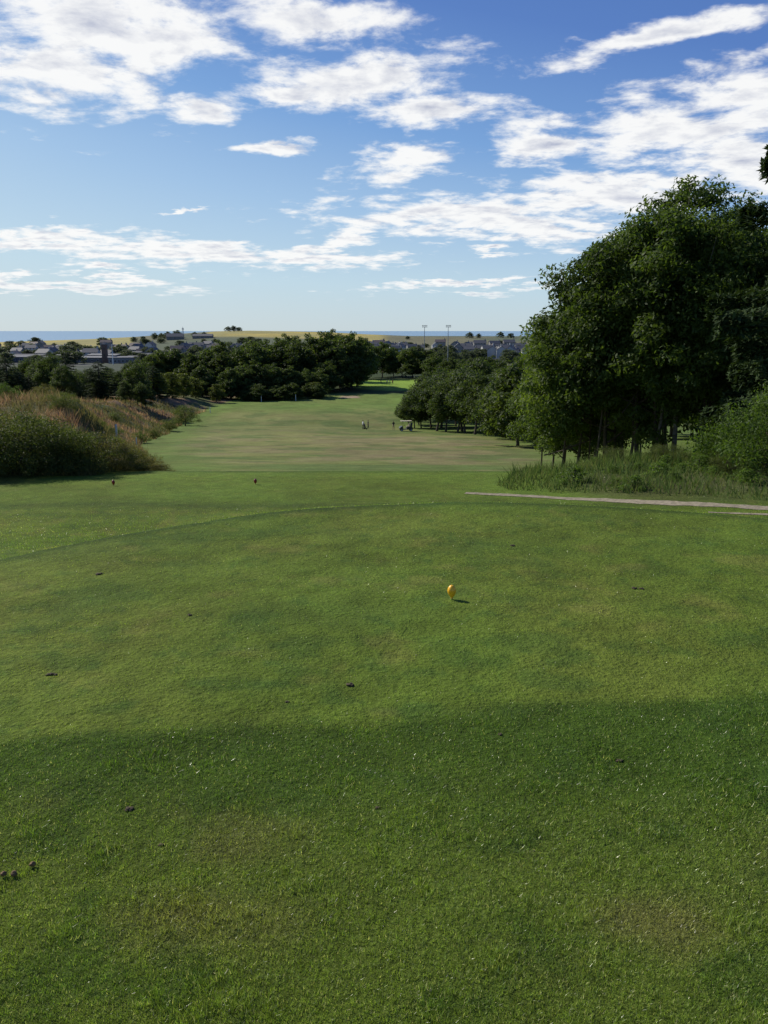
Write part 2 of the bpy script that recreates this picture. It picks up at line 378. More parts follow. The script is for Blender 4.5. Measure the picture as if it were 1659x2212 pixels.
# ------------------------------------------------------------ leaves
def leaves(cent,norm,size,asp,tint,rng,jit=.8):
    n=len(cent)
    nn=norm+rng.normal(0,jit,(n,3)); nn/=np.linalg.norm(nn,axis=1)[:,None]+1e-6
    t=np.cross(nn,rng.normal(0,1,(n,3))); t/=np.linalg.norm(t,axis=1)[:,None]+1e-6
    b=np.cross(nn,t); s=size[:,None]
    V=np.stack([cent-t*s,cent+b*s*asp-t*s*.1,cent+t*s,cent-b*s*asp-t*s*.1],1).reshape(-1,3)
    return V,np.arange(n*4).reshape(-1,4),np.repeat(tint,4,0)
def rdir(rng,n):
    v=rng.normal(0,1,(n,3)); return v/np.linalg.norm(v,axis=1)[:,None]
def broadleaf(seed,Ht,W,tf,nl,nc,nleaf,ls,dark=(.030,.055,.014),light=(.085,.125,.028),rc=None,bark=None,stems=1,clampf=.55,tr=1.0):
    r=np.random.default_rng(seed)
    zc0=Ht*tf; Hc=Ht-zc0; rc=rc or W*.085
    L=[]; 
    for k in range(nl):
        u=(k+.5)/nl; z=zc0+Hc*(.12+.76*u)
        env=math.sin(math.pi*min(1,(.22+.78*u)**.8*1.0)*.97)**.65*W/2
        a=k*2.4+r.uniform(-.5,.5); q=env*r.uniform(.35,.68) if u<.9 else env*.2
        R=max(env*.52,W*.13)*r.uniform(.8,1.15)
        L.append((q*math.cos(a),q*math.sin(a),z,R))
    L=np.array(L)
    idx=r.choice(nl,nc,p=L[:,3]**2/np.sum(L[:,3]**2)); d=rdir(r,nc)
    d[:,2]=np.where(r.uniform(0,1,nc)<.5,np.abs(d[:,2]),d[:,2])
    cc=L[idx,:3]+d*L[idx,3][:,None]*r.uniform(.6,1.12,nc)[:,None]*np.array([1,1,.85])
    cr=rc*r.uniform(.55,1.4,nc)
    per=r.choice(nc,nleaf,p=cr**2/np.sum(cr**2)); dd=rdir(r,nleaf)
    q=r.uniform(0,1,nleaf)**.5
    pos=cc[per]+dd*(cr[per]*q)[:,None]*np.array([1.15,1.15,.7])
    pos[:,2]=np.maximum(pos[:,2],max(.25,zc0*clampf)+r.uniform(0,.1*Ht,nleaf))
    ctint=r.uniform(0,1,nc)[per]*.6+r.uniform(0,1,nleaf)*.4
    tint=np.array(dark)*(1-ctint[:,None])+np.array(light)*ctint[:,None]
    V,F,T=leaves(pos,dd*.8+np.array([0,0,.7]),ls*r.uniform(.6,1.3,nleaf),.42,tint,r)
    crown=np_mesh('crown',V,F,M_leaf,T)
    mb=MB(); r0=(Ht*.013+.03)*tr
    for s in range(stems):
        ox,oy=(0,0) if s==0 else (r.uniform(-1.4,1.4),r.uniform(-.9,.9))
        top=Vector((L[-1][0]*.5+ox,L[-1][1]*.5+oy,Ht*.85))
        path=[Vector((ox,oy,-.2)),Vector((ox*1.1,oy,Ht*.04))]+[Vector((ox,oy,0)).lerp(top,t)+Vector((r.normal(0,.012*Ht),r.normal(0,.012*Ht),0)) for t in (.2,.4,.6,.8,1)]
        mb.tube(path,[r0*1.5/(1+.3*s),r0*1.1/(1+.3*s)]+[r0*(1-.85*t)/(1+.3*s) for t in (.2,.4,.6,.8,1)],8)
        for k in range(s,nl,stems):
            l=Vector(L[k][:3]); t=min(.75,max(tf*.8,(l.z/Ht)*.62)); st=Vector((ox,oy,0)).lerp(top,t/.85 if t<.85 else 1)
            mid=st.lerp(l,.5)+Vector((0,0,-.03*Ht))
            mb.tube([st,mid,l,l+Vector((r.normal(0,.3),r.normal(0,.3),.08*Ht))],[r0*.5,r0*.32,r0*.16,.01],5)
    trm=mb.mesh('trunk',bark or M_bark,smooth=True)
    return [('trunk',trm,(0,0,0)),('crown',crown,(0,0,0))]
def spruce(seed,Ht,W,n,ls,base=.08,col=((.018,.036,.014),(.045,.075,.022)),asp=.16,step=7,pw=.75,fan=.24):
    r=np.random.default_rng(seed); P=[];Nn=[];mb=MB()
    mb.tube([(0,0,-.2),(0,0,Ht*.5),(0,0,Ht)],[Ht*.017+.03,Ht*.01+.02,.01],8)
    nb=int(26+Ht*step); Ls=[]
    for k in range(nb):
        u=base+(1-base)*(k/nb)**.95; a=k*2.399+r.uniform(-.3,.3)
        L=W/2*(1-u)**pw*r.uniform(.7,1.2)+.12; Ls.append((u,a,L))
    tot=sum(l[2]**1.5 for l in Ls)
    for u,a,L in Ls:
        m=max(6,int(n*L**1.5/tot)); t=r.uniform(0.08,1,m)**.7
        dr=-L*.35*t**1.2+L*.12*t**3
        sp=(r.uniform(-1,1,m))*L*fan*(1.05-t)+r.normal(0,.05,m)
        x=np.cos(a)*L*t-np.sin(a)*sp; y=np.sin(a)*L*t+np.cos(a)*sp
        z=u*Ht+dr-np.abs(sp)*.35-r.uniform(0,.16,m)*L
        P.append(np.stack([x,y,z],-1)); 
        st=Vector((0,0,u*Ht)); en=Vector((math.cos(a)*L*.85,math.sin(a)*L*.85,u*Ht-L*.26))
        mb.tube([st,st.lerp(en,.5)+Vector((0,0,-.02*L)),en],[.008*L+.010,.005*L+.005,.003],4)
    P=np.concatenate(P); m=len(P); P[:,2]=np.maximum(P[:,2],.1)
    c=r.uniform(0,1,m)[:,None]; tint=np.array(col[0])*(1-c)+np.array(col[1])*c
    nn=np.zeros((m,3)); nn[:,2]=1; nn[:,:2]=P[:,:2]*.15
    V,F,T=leaves(P,nn,ls*r.uniform(.6,1.4,m),asp,tint,r,.55)
    return [('trunk',mb.mesh('trunk',M_bark,True),(0,0,0)),('crown',np_mesh('crown',V,F,M_needle,T),(0,0,0))]

DK=(.032,.057,.015); LT=(.105,.15,.035)
BIG=[broadleaf(101,10.5,7.2,.25,15,350,68000,.085,rc=.58,stems=3,bark=M_barkl,dark=DK,light=LT,clampf=.7,tr=.6),
     broadleaf(102,10.0,6.4,.27,14,320,60000,.085,rc=.54,stems=4,dark=DK,light=LT,clampf=.7,tr=.6),
     broadleaf(103,8.0,6.0,.24,13,290,54000,.08,rc=.48,stems=3,dark=DK,light=(.13,.18,.04),clampf=.75,tr=.6)]
MID=[broadleaf(s,10,8.6,tf,13,190,12000,.26,rc=.78,dark=(.030,.052,.015),light=(.10,.13,.034)) for s,tf in ((201,.12),(202,.08),(203,.14))]
MIDL=broadleaf(204,10,9,.05,10,130,8000,.25,rc=.85,dark=(.06,.08,.018),light=(.16,.18,.04))
PINE=[broadleaf(s,10,8.2,.20,10,140,11500,.20,rc=.85,dark=(.026,.045,.015),light=(.085,.112,.034),clampf=.7) for s in (211,212)]
FAR=[broadleaf(s,10,11,.03,8,70,1800,.55,rc=1.4,dark=(.048,.064,.044),light=(.09,.11,.068)) for s in (221,222)]  # leaf tints paler and bluer, distance haze painted into the colour
SPR=[spruce(s,10,4.6,6500,.26,.03,((.026,.046,.020),(.065,.095,.035)),step=4,pw=q_) for s,q_ in ((231,.6),(232,.42))]
SPRN=spruce(233,16,7.6,150000,.12,.03,((.020,.038,.015),(.055,.085,.028)),asp=.26,step=9,fan=.42)
BUSH=[broadleaf(s,2,3.2,.02,9,120,14000,.035,rc=.30,dark=d,light=l) for s,d,l in ((241,(.045,.062,.018),(.12,.145,.04)),(242,(.08,.08,.026),(.19,.17,.07)),(243,(.035,.06,.013),(.10,.16,.03)))]
FERN=broadleaf(250,1.0,1.3,.02,7,40,900,.06,rc=.16,dark=(.05,.09,.015),light=(.14,.21,.04))

def at(px,d): return (px-829.5)/1782*d
def tree(parts,x,y,ht,base_h,label,group,name='tree',wid=1.0,dz=0,cat='tree'):
    s=ht/base_h
    return spawn(parts,name,(x,y,Hs(x,y)-.08+dz),label,cat,group,rot=random.uniform(0,6.28),scale=(s*wid,s*wid,s))
LB='tall leafy broadleaf tree at the edge of the wood'
for k,px,d,h,w in ((0,1460,33,11.5,.95),(1,1385,34,11.6,1.0),(1,1570,36,11.2,1.0),(2,1315,35,10.8,.88),(2,1250,36.5,9.2,.85),(2,1222,40,7.7,.85),(0,1345,41,11.2,.9),
                 (1,1430,43,11.8,1.0),(0,1560,44,11.8,1.05),(2,1250,45,9.4,.9),(0,1690,40,11.8,1.1),(1,1295,50,10.8,.85),(1,1520,32,9.6,.8),(1,1640,36,11.2,1.0),(0,1620,33,9.5,.9)):
    tree(BIG[k],at(px,d),d,h,(10.5,10,8)[k],LB,'broadleaf trees of the wood',wid=w)
for k in range(26):
    d=random.uniform(50,95); x=random.uniform(at(1400,d),at(1400,d)+30)
    tree(random.choice(MID),x,d,random.uniform(10,14),10,'dark broadleaf tree deep in the wood','trees deep in the wood',wid=.8)
tree(SPRN,11.3,19.5,16.5,16,'tall dark spruce with drooping branches','near spruces','spruce_tree')
tree(SPRN,13.8,25,15,16,'tall dark spruce with drooping branches','near spruces','spruce_tree')
tree(SPRN,14.6,29,13.5,16,'tall dark spruce with drooping branches','near spruces','spruce_tree')
for (px,d,h,w,b) in ((1665,17.5,1.8,.8,2),(1710,16.3,2.2,.9,2),(1625,20,1.3,.7,2),(1480,22,.6,1.0,0),(1390,21,.55,1.2,2),(1290,22,.5,1.1,0),(1225,22,.4,1.1,1),(1530,18,.5,1,2),(1330,19,.45,1.2,0),(1440,18.5,.5,1.2,0),(1580,16.5,.5,1.1,0),(1500,24,.8,1.1,0),(1350,25,.7,1.1,0),(1420,26,.8,1.1,2),(1560,21,.8,.9,0)):
    tree(BUSH[b],at(px,d),d,h,2,'bright green leafy shrub among weeds' if b==2 else 'low rough bramble bush among weeds','shrubs beside the track','shrub',wid=w,cat='shrub')
for k in range(44):
    d=random.uniform(14.5,24); x=at(random.uniform(1240,1640),d)
    tree(FERN,x,d,random.uniform(.2,.42),1.0,'leafy green weed in rough grass','leafy weeds','weed_plant',wid=1.3,cat='plant')
for px,d,h in ((1120,104,11.5),(1160,100,12),(1150,116,13),(1105,122,11),(1225,125,14),(1190,118,13),(1275,130,14)):
    tree(random.choice(MID),at(px,d),d,h,10,'leafy broadleaf tree beside the fairway','broadleaf trees beside the fairway')
for px,d,h in ((880,172,6.5),(897,168,8),(917,162,9),(940,155,10),(968,150,10),(992,144,10),(1014,142,11),(1037,134,11),(1062,136,11.5),(1087,128,11),(930,172,10),(985,168,12),(1045,158,12.5),(1090,148,12),(925,187,11),(960,187,12),(1010,182,12),(1110,130,11.5),(903,176,8),(950,165,11),(1000,156,11.5)):
    tree(random.choice(PINE),at(px,d)+random.uniform(-.6,.6),d+random.uniform(-4,4),h*random.uniform(.92,1.08),10,'pine tree with bare trunk beside the fairway','pines beside the fairway','pine_tree',wid=random.uniform(.95,1.25))
for px,d,h,w,b in ((0,17.8,1.45,1.0,0),(60,17.8,1.25,1.1,0),(115,18,1.2,1.0,0),(170,18.3,.95,1.15,0),(220,18.8,.9,1.1,1),(265,19.2,.66,1.2,0),(305,19.6,.58,1.1,1),(342,19.9,.42,1.2,1),(-60,18,1.4,1.1,1),(-120,18.5,1.5,1,0),(90,20.5,1.3,.9,0),(20,21,1.4,.9,0),(200,21.5,.95,.9,0)):
    tree(BUSH[b],at(px,d),d,h,2,'rough bushy shrub on the grassy bank','shrubs on the bank','shrub',wid=w*1.0,cat='shrub')
for px,d,h in ((190,95,1.9),(330,120,1.8),(400,175,4.5),(365,150,2.2),(300,105,1.5),(100,80,1.6),(250,130,1.8),(60,45,1.3),(140,55,1.3),(200,70,1.4),(20,60,1.4),(120,110,2.0),(240,85,1.4)):
    tree(BUSH[random.randint(0,2)],at(px,d),d,h,2,'rounded green shrub on the dry grass bank','shrubs on the dry bank','shrub',cat='shrub')
for k in range(52):
    px=-60+400*k/52+random.uniform(-9,9); d=random.uniform(180,255)
    q=random.random()
    tree(random.choice(SPR) if q<.45 else random.choice(PINE),at(px,d),d,random.uniform(5.5,11)+(d-200)*.02,10,'dark conifer in a dense plantation','dark conifers','spruce_tree' if q<.45 else 'pine_tree',wid=random.uniform(1.5,2.2) if q<.45 else .9)
for px,d,h in ((345,215,7),(375,222,7.5),(400,228,7),(425,235,6),(470,235,5.5),(310,210,5.5)):
    tree(MIDL,at(px,d),d,h,10,'yellow green broadleaf tree beside conifers','yellow green trees',wid=1.1)
for px,d,h in ((350,275,15),(385,280,15.5),(420,270,15),(455,275,16),(490,268,14),(520,275,15.5),(550,272,17),(580,285,17.5),(605,280,18),(640,275,19),(670,285,19),(700,280,20),(735,290,20),(760,285,19.5),(772,292,18),(440,250,11),(500,248,10),(530,252,11),(560,254,11.5),(595,255,12),(630,256,11),(663,256,10),(690,255,8.5),(705,268,12),(735,275,14),(758,282,14.5),(480,300,17),(620,310,20),(720,320,21),(540,310,18.5),(826,355,17),(790,340,18),(850,365,15)):
    tree(random.choice(MID),at(px,d),d,h*random.uniform(.86,.98),10,'tall dark broadleaf tree at the end of the fairway','tree belt behind the fairway',wid=1.05)
for k in range(22):
    px=random.uniform(430,690); d=random.uniform(243,252)
    tree(MIDL if random.random()<.2 else random.choice(MID),at(px,d),d,random.uniform(3,5.5),10,'low rounded bush in front of the tree belt','bushes below the tree belt','bush',wid=1.5,cat='bush')
for px,d,h in ((890,345,13),(915,345,12),(940,330,11),(868,362,12),(970,300,10),(1000,290,10),(1030,280,11),(1060,270,12),(1090,250,12),(1120,240,12),(955,250,9),(930,245,8.5),(1000,240,10),(1050,230,11),(1100,210,12),(1140,180,12),(1170,160,13)):
    tree(random.choice(MID),at(px,d),d,h,10,'dark broadleaf tree beyond the pines','trees beyond the pines',wid=1.25)
for k in range(120):
    d=random.uniform(370,700); px=random.uniform(-40,1250)
    if px<350 and d<490: d=random.uniform(490,700)
    tree(random.choice(FAR),at(px,d),d,random.uniform(5,9)*(1.0+(d-370)/1400),10,'distant dark tree among the town houses','distant trees in the town',wid=1.35)
for k in range(80):
    d=random.uniform(700,1050); px=random.uniform(-40,1250)
    tree(random.choice(FAR),at(px,d),d,random.uniform(4,8),10,'distant dark tree among the town houses','distant trees in the town',wid=1.7)
for px,d,h in ((90,1020,12),(237,980,12),(345,1150,9),(360,1160,8),(372,1150,10),(392,1160,11),(430,1170,7),(500,1330,8),(512,1330,9),(524,1330,7),(300,1100,7),(320,1120,7),(450,1180,6),(1010,1250,9),(1030,1250,7),(1075,1270,9),(1098,1250,8),(880,1200,5),(1150,1200,10)):
    tree(random.choice(FAR),at(px,d),d,h,10,'lone dark tree on the far ridge','ridge trees',wid=random.uniform(1.1,1.6))

# ------------------------------------------------------------ buildings
M_wall=simple('house_render',(.25,.245,.235),.9,(.21,.205,.195),2)  # town wall and roof colours softened to paint in distance haze
M_wallw=simple('white_render',(.46,.46,.45),.85,(.40,.40,.39),2)
M_stone=simple('granite_wall',(.19,.185,.18),.9,(.145,.14,.135),3)
M_slate=simple('slate_roof',(.135,.135,.14),.75,(.10,.10,.105),4)
M_tile=simple('brown_roof',(.15,.12,.11),.8,(.12,.095,.09),4)
M_metal=simple('sheet_metal_roof',(.27,.27,.265),.8,(.21,.21,.205),1,spec=.1)
M_metd=simple('dark_metal_cladding',(.16,.16,.16),.8,(.12,.12,.12),1,spec=.1)
M_glass=simple('window_glass',(.04,.05,.07),.1,(.02,.03,.04),1,spec=.8)
M_brick=simple('red_brick',(.15,.095,.08),.9,(.11,.075,.06),3)
M_white=simple('white_paint',(.78,.78,.76),.5,(.66,.66,.64),5)
def gable(L,W,h,rh,wallm,roofm,nwin=3,chim=True):
    a=MB(); x,y=L/2,W/2
    a.add([(-x,-y,-2),(x,-y,-2),(x,y,-2),(-x,y,-2),(-x,-y,h),(x,-y,h),(x,y,h),(-x,y,h),(-x,0,h+rh),(x,0,h+rh)],
      [[0,1,5,4],[1,2,6,9,5],[2,3,7,6],[3,0,4,8,7],[0,3,2,1],[4,5,9,8],[6,7,8,9]])
    b=MB(); o=.35; t=.18; k=rh/y
    for s in (1,-1):
        e=[(-x-o,s*(y+o),h-k*o+.03),(x+o,s*(y+o),h-k*o+.03),(x+o,0,h+rh+.03),(-x-o,0,h+rh+.03)]
        u=[(p[0],p[1],p[2]+t) for p in e]
        b.add(e+u,[[0,1,2,3],[7,6,5,4],[0,4,5,1],[1,5,6,2],[3,2,6,7],[0,3,7,4]])
    P=[('wall',a.mesh('wall',wallm),(0,0,0)),('roof',b.mesh('roof',roofm),(0,0,0))]
    if chim:
        c=MB(); c.box(-.5,.5,-.35,.35,0,1.7); c.box(-.6,.6,-.45,.45,1.703,1.85); c.tube([(-.2,0,1.853),(-.2,0,2.2)],[.13,.11],8); c.tube([(.2,0,1.853),(.2,0,2.2)],[.13,.11],8)
        P.append(('chimney',c.mesh('chimney',wallm),(x-.9,0,h+rh-.35),1))
    w=MB(); w.box(-.55,.55,-.04,.04,-.65,.65,0); w.box(-.62,.62,-.03,.03,.652,.74,1); w.box(-.62,.62,-.06,.03,-.74,-.652,1); w.box(-.62,-.552,-.03,.03,-.65,.65,1); w.box(.552,.62,-.03,.03,-.65,.65,1)
    wm=w.mesh('window',[M_glass,M_white])
    for lv in range(2 if h>4.5 else 1):
        for q in range(nwin):
            P.append(('window',wm,(-x+L*(q+.5)/nwin+(.3 if q==1 else 0),-y-.05,1.5+lv*2.7)))
    dd=MB(); dd.box(-.45,.45,-.05,.05,0,2.05); 
    P.append(('door',dd.mesh('door',M_tile),(-x+L*.5-.9,-y-.055,0)))
    return P
HOU=[gable(11,8,5.0,2.8,M_wallw,M_slate),gable(13,8,5.0,3.0,M_wall,M_slate,4),gable(10,7.5,2.8,2.8,M_stone,M_slate),gable(12,8,5.0,2.6,M_wall,M_tile,3)]
hl=['white rendered two storey house with slate roof','beige rendered two storey house with slate roof','small stone cottage with slate roof','beige house with brown tiled roof']
for k in range(120):
    if k<66: px=random.uniform(730,1160); d=random.uniform(680,960)
    else: px=random.uniform(-30,560); d=random.uniform(600,930)
    q=random.choice((0,1,1,2,2,3)); x=at(px,d)
    spawn(HOU[q],'house',(x,d,Hs(x,d)+max(0,d-640)*.006),hl[q],'house','houses of the town',rot=random.choice((0,0,.3,-.4,1.57,1.3))+random.uniform(-.1,.1),scale=random.uniform(.75,1.0))
for px,d,r_ in ((1060,610,1.4),(1078,605,1.5),(1100,615,1.2),(1122,620,.2),(1085,640,.1),(1132,610,1.5),(1050,650,.2)):
    x=at(px,d); spawn(HOU[0],'house',(x,d,Hs(x,d)+2.6),hl[0],'house','pale houses near the wood',rot=r_,scale=.9)
def shed(L,W,h,wallm,roofm):
    return gable(L,W,h,W*.07,wallm,roofm,6,False)
SH=[shed(24,12,3.2,M_metd,M_metal),shed(20,11,3.4,M_stone,M_metd),shed(15,9,3.6,M_wall,M_metal)]
for px,d,k,r_ in ((40,560,0,.25),(120,545,1,-.1),(200,550,0,-.14),(270,535,2,.3),(320,555,1,.2),(10,600,2,.3),(80,590,1,.1),(160,585,2,.2),(240,600,0,-.3),(330,600,2,.25),(80,680,0,.4),(200,690,0,.1),(290,660,1,0)):
    x=at(px,d); spawn(SH[k],'warehouse',(x,d,Hs(x,d)+.2),('low grey metal clad warehouse','stone walled shed with grey metal roof','beige workshop with pale metal roof')[k],'warehouse','industrial sheds',rot=r_)
x=at(388,1120); spawn(gable(22,12,3.5,4,M_stone,M_slate,4,False),'farm_barn',(x,1120,Hs(x,1120)+.5),'dark stone barn with pitched roof on ridge','barn',rot=.2)
x=at(447,1130); spawn(gable(26,12,2.6,2.6,M_stone,M_slate,4,False),'farm_barn',(x,1130,Hs(x,1130)+.2),'long low stone barn on the ridge','barn',rot=.05)
tb=MB(); tb.box(-1.5,1.5,-1.5,1.5,-2,11.5)
tc_=MB(); tc_.box(-1.7,1.7,-1.7,1.7,11.503,12.0)
tr_=MB(); tr_.add([(-1.65,-1.65,12.003),(1.65,-1.65,12.003),(1.65,1.65,12.003),(-1.65,1.65,12.003),(0,0,13.6)],[[0,1,4],[1,2,4],[2,3,4],[3,0,4],[3,2,1,0]])
tw=MB(); tw.box(-.4,.4,-.05,.05,-.8,.8)
x=at(237,540); spawn([('wall',tb.mesh('wall',M_brick),(0,0,0)),('cornice',tc_.mesh('cornice',M_stone),(0,0,0)),('roof',tr_.mesh('roof',M_slate),(0,0,0)),('window',tw.mesh('window',M_glass),(0,-1.56,9)),('window',tw.mesh('window',M_glass),(0,-1.56,5))],'brick_tower',(x,540,Hs(x,540)),'square red brick tower with small pyramid roof','tower')
M_steel=simple('galvanised_steel',(.30,.31,.32),.5,(.22,.23,.24),4,metal=.3)
def flood():
    a=MB(); a.tube([(0,0,-.5),(0,0,11),(0,0,22)],[.24,.19,.12],10)
    b=MB(); b.box(-1.4,1.4,-.1,.1,21.9,22.05); b.box(-1.4,1.4,-.1,.1,22.6,22.75)
    l=MB(); l.tube([(0,-.15,0),(0,-.5,-.1)],[.16,.25],8)
    lm=l.mesh('lamp',M_metal)
    P=[('pole',a.mesh('pole',M_steel),(0,0,0)),('lamp_bracket',b.mesh('lamp_bracket',M_steel),(0,0,0))]
    for q in range(4):
        for z in (22,22.7): P.append(('lamp',lm,(-1.15+q*.77,0,z)))
    return P
FL=flood()
for px,d in ((915,455),(965,450)):
    x=at(px,d); spawn(FL,'floodlight_mast',(x,d,Hs(x,d)),'tall steel floodlight mast rising above the trees','floodlight','floodlight masts',rot=.2)
lp=MB(); lp.tube([(0,0,-.5),(0,0,10.5)],[.28,.16],8); la=MB(); la.box(-.1,1.1,-.12,.12,10.503,10.7)
x=at(253,470); spawn([('pole',lp.mesh('pole',M_white),(0,0,0)),('lamp',la.mesh('lamp',M_white),(0,0,0))],'street_lamp',(x,470,Hs(x,470)+2),'tall pale street lamp beside the sheds','street lamp')
rm=MB()
for sx,sy in ((-1,-1),(1,-1),(1,1),(-1,1)): rm.tube([(sx*1.3,sy*1.3,-1),(sx*.5,sy*.5,14)],[.16,.12],5)
for z in range(0,14,2):
    w0=1.3-.8*z/14; w1=1.3-.8*(z+2)/14
    for (ax,ay),(bx,by) in (((-1,-1),(1,-1)),((1,-1),(1,1)),((1,1),(-1,1)),((-1,1),(-1,-1))):
        rm.tube([(ax*w0,ay*w0,z),(bx*w1,by*w1,z+2)],[.08,.08],4)
an=MB(); 
for a_ in range(3):
    t=a_*2.09; an.box(math.cos(t)*1.2-.2,math.cos(t)*1.2+.2,math.sin(t)*1.2-.2,math.sin(t)*1.2+.2,11,13.5)
an.tube([(0,0,13),(0,0,16)],[.1,.05],5)
x=at(405,1125); spawn([('lattice_frame',rm.mesh('lattice_frame',M_steel),(0,0,0)),('antenna',an.mesh('antenna',M_white),(0,0,0))],'radio_mast',(x,1125,Hs(x,1125)+1),'steel lattice radio mast beside a barn','mast')

# ------------------------------------------------------------ tee markers
M_yel=simple('yellow_plastic',(.95,.50,.02),.38,(.86,.42,.015),25,spec=.5)
M_red=simple('red_plastic',(.30,.018,.018),.35,(.20,.012,.012),20,spec=.5)
M_blk=simple('black_plastic',(.02,.02,.02),.45)
def lathe(name,prof,m,seg=28):
    V=[];F=[]
    for r_,z in prof:
        for k in range(seg):
            t=2*math.pi*k/seg; V.append((r_*math.cos(t),r_*math.sin(t),z))
    for i in range(len(prof)-1):
        for k in range(seg):
            k2=(k+1)%seg; F.append([i*seg+k,i*seg+k2,(i+1)*seg+k2,(i+1)*seg+k])
    return np_mesh(name,V,F,m,smooth=True)
def marker_head(m):
    pr=[]
    for k in range(0,21):
        t=.5-.5*math.cos(math.pi*k/20); z=.004+.084*t; r_=.0265*(math.sin(math.pi*min(t**1.2,1))**.52 if 0<t<1 else 0)
        pr.append((max(r_,.0004+.008*(1-t)**6),z))
    return lathe('head',pr,m)
HY=marker_head(M_yel);HR=marker_head(M_red)
ST=lathe('stem',[(.0035,-.03),(.0035,.008)],M_blk,10)
x,y=.42,4.86; spawn([('head',HY,(0,0,0)),('stem',ST,(0,0,0))],'tee_marker',(x,y,Hs(x,y)+.006),'yellow egg shaped plastic tee marker on grass','tee marker').rotation_euler=(.02,-.05,0)
for x,y in ((at(549,16.3),16.2),(at(257,16.6),16.0)):
    spawn([('head',HR,(0,0,0)),('stem',ST,(0,0,0))],'tee_marker',(x,y,Hs(x,y)+.012),'red plastic tee marker on forward tee','tee marker','red tee markers',scale=1.2)

M_soil=simple('dark_soil',(.075,.055,.03),.95,(.035,.028,.016),60)
M_cone=simple('brown_cone',(.20,.12,.05),.8,(.10,.06,.03),80)
def lump(name,r_,seed,m,fl=.5,rough=.35):
    bm=bmesh.new(); bmesh.ops.create_icosphere(bm,subdivisions=3,radius=r_); rr_=random.Random(seed)
    from mathutils import noise
    for v in bm.verts:
        k=1+rough*noise.noise(v.co/r_*1.6+Vector((seed,0,0)))*1.5+rough*.6*noise.noise(v.co/r_*4+Vector((0,seed,0)))
        v.co*=k; v.co.z*=fl
    me=bpy.data.meshes.new(name); bm.to_mesh(me); bm.free(); me.materials.append(m)
    me.polygons.foreach_set('use_smooth',[True]*len(me.polygons)); return me
CL=[lump('soil_clod',.02,s,M_soil,.35,.7) for s in (1,2,3)]
CN=lump('fallen_cone',.013,9,M_cone,.85,.25)
for q,(px,py,s) in enumerate(((1107,1182,1),(215,1241,1.2),(410,1331,.8),(757,1485,1.0),(108,1458,.9),(120,1461,.6),(278,1754,.8),(816,1746,.5),(1370,1272,1.1),(1386,1274,.9),(1338,1648,.7),(1080,1598,.6),(620,1525,.5),(350,1840,.5))):
    s*=.65
    x,y=gpos(px,py); o=obj('soil_clod',CL[q%3],(x,y,Hs(x,y)+.006*s),label='small dark clod of soil on mown grass',category='soil clod',group='soil clods on the tee'); o.scale=(s*1.3,s,s); o.rotation_euler=(0,0,q)
for px,py in ((72,1884),(31,1897),(9,1900)):
    x,y=gpos(px,py); o=obj('fallen_cone',CN,(x,y,Hs(x,y)+.012),label='small round brown cone fallen on the grass',category='cone',group='fallen cones'); o.rotation_euler=(.3,.2,px); o.scale=(.7,.7,.7)
wp=MB(); wp.box(-.05,.05,-.05,.05,-.3,1.0); wc=MB(); wc.add([(-.06,-.06,1.003),(.06,-.06,1.003),(.06,.06,1.003),(-.06,.06,1.003),(0,0,1.08)],[[0,1,4],[1,2,4],[2,3,4],[3,0,4],[3,2,1,0]])
WP=[('post',wp.mesh('post',M_white),(0,0,0)),('cap',wc.mesh('cap',M_white),(0,0,0))]
for px,d,s in ((250,62,1.2),(566,241,1.6),(640,241,1.6),(455,205,1.3),(292,96,1.0)):
    x=at(px,d); spawn(WP,'marker_post',(x,d,Hs(x,d)+.15),'short white boundary post in the grass','post','white boundary posts',scale=s)

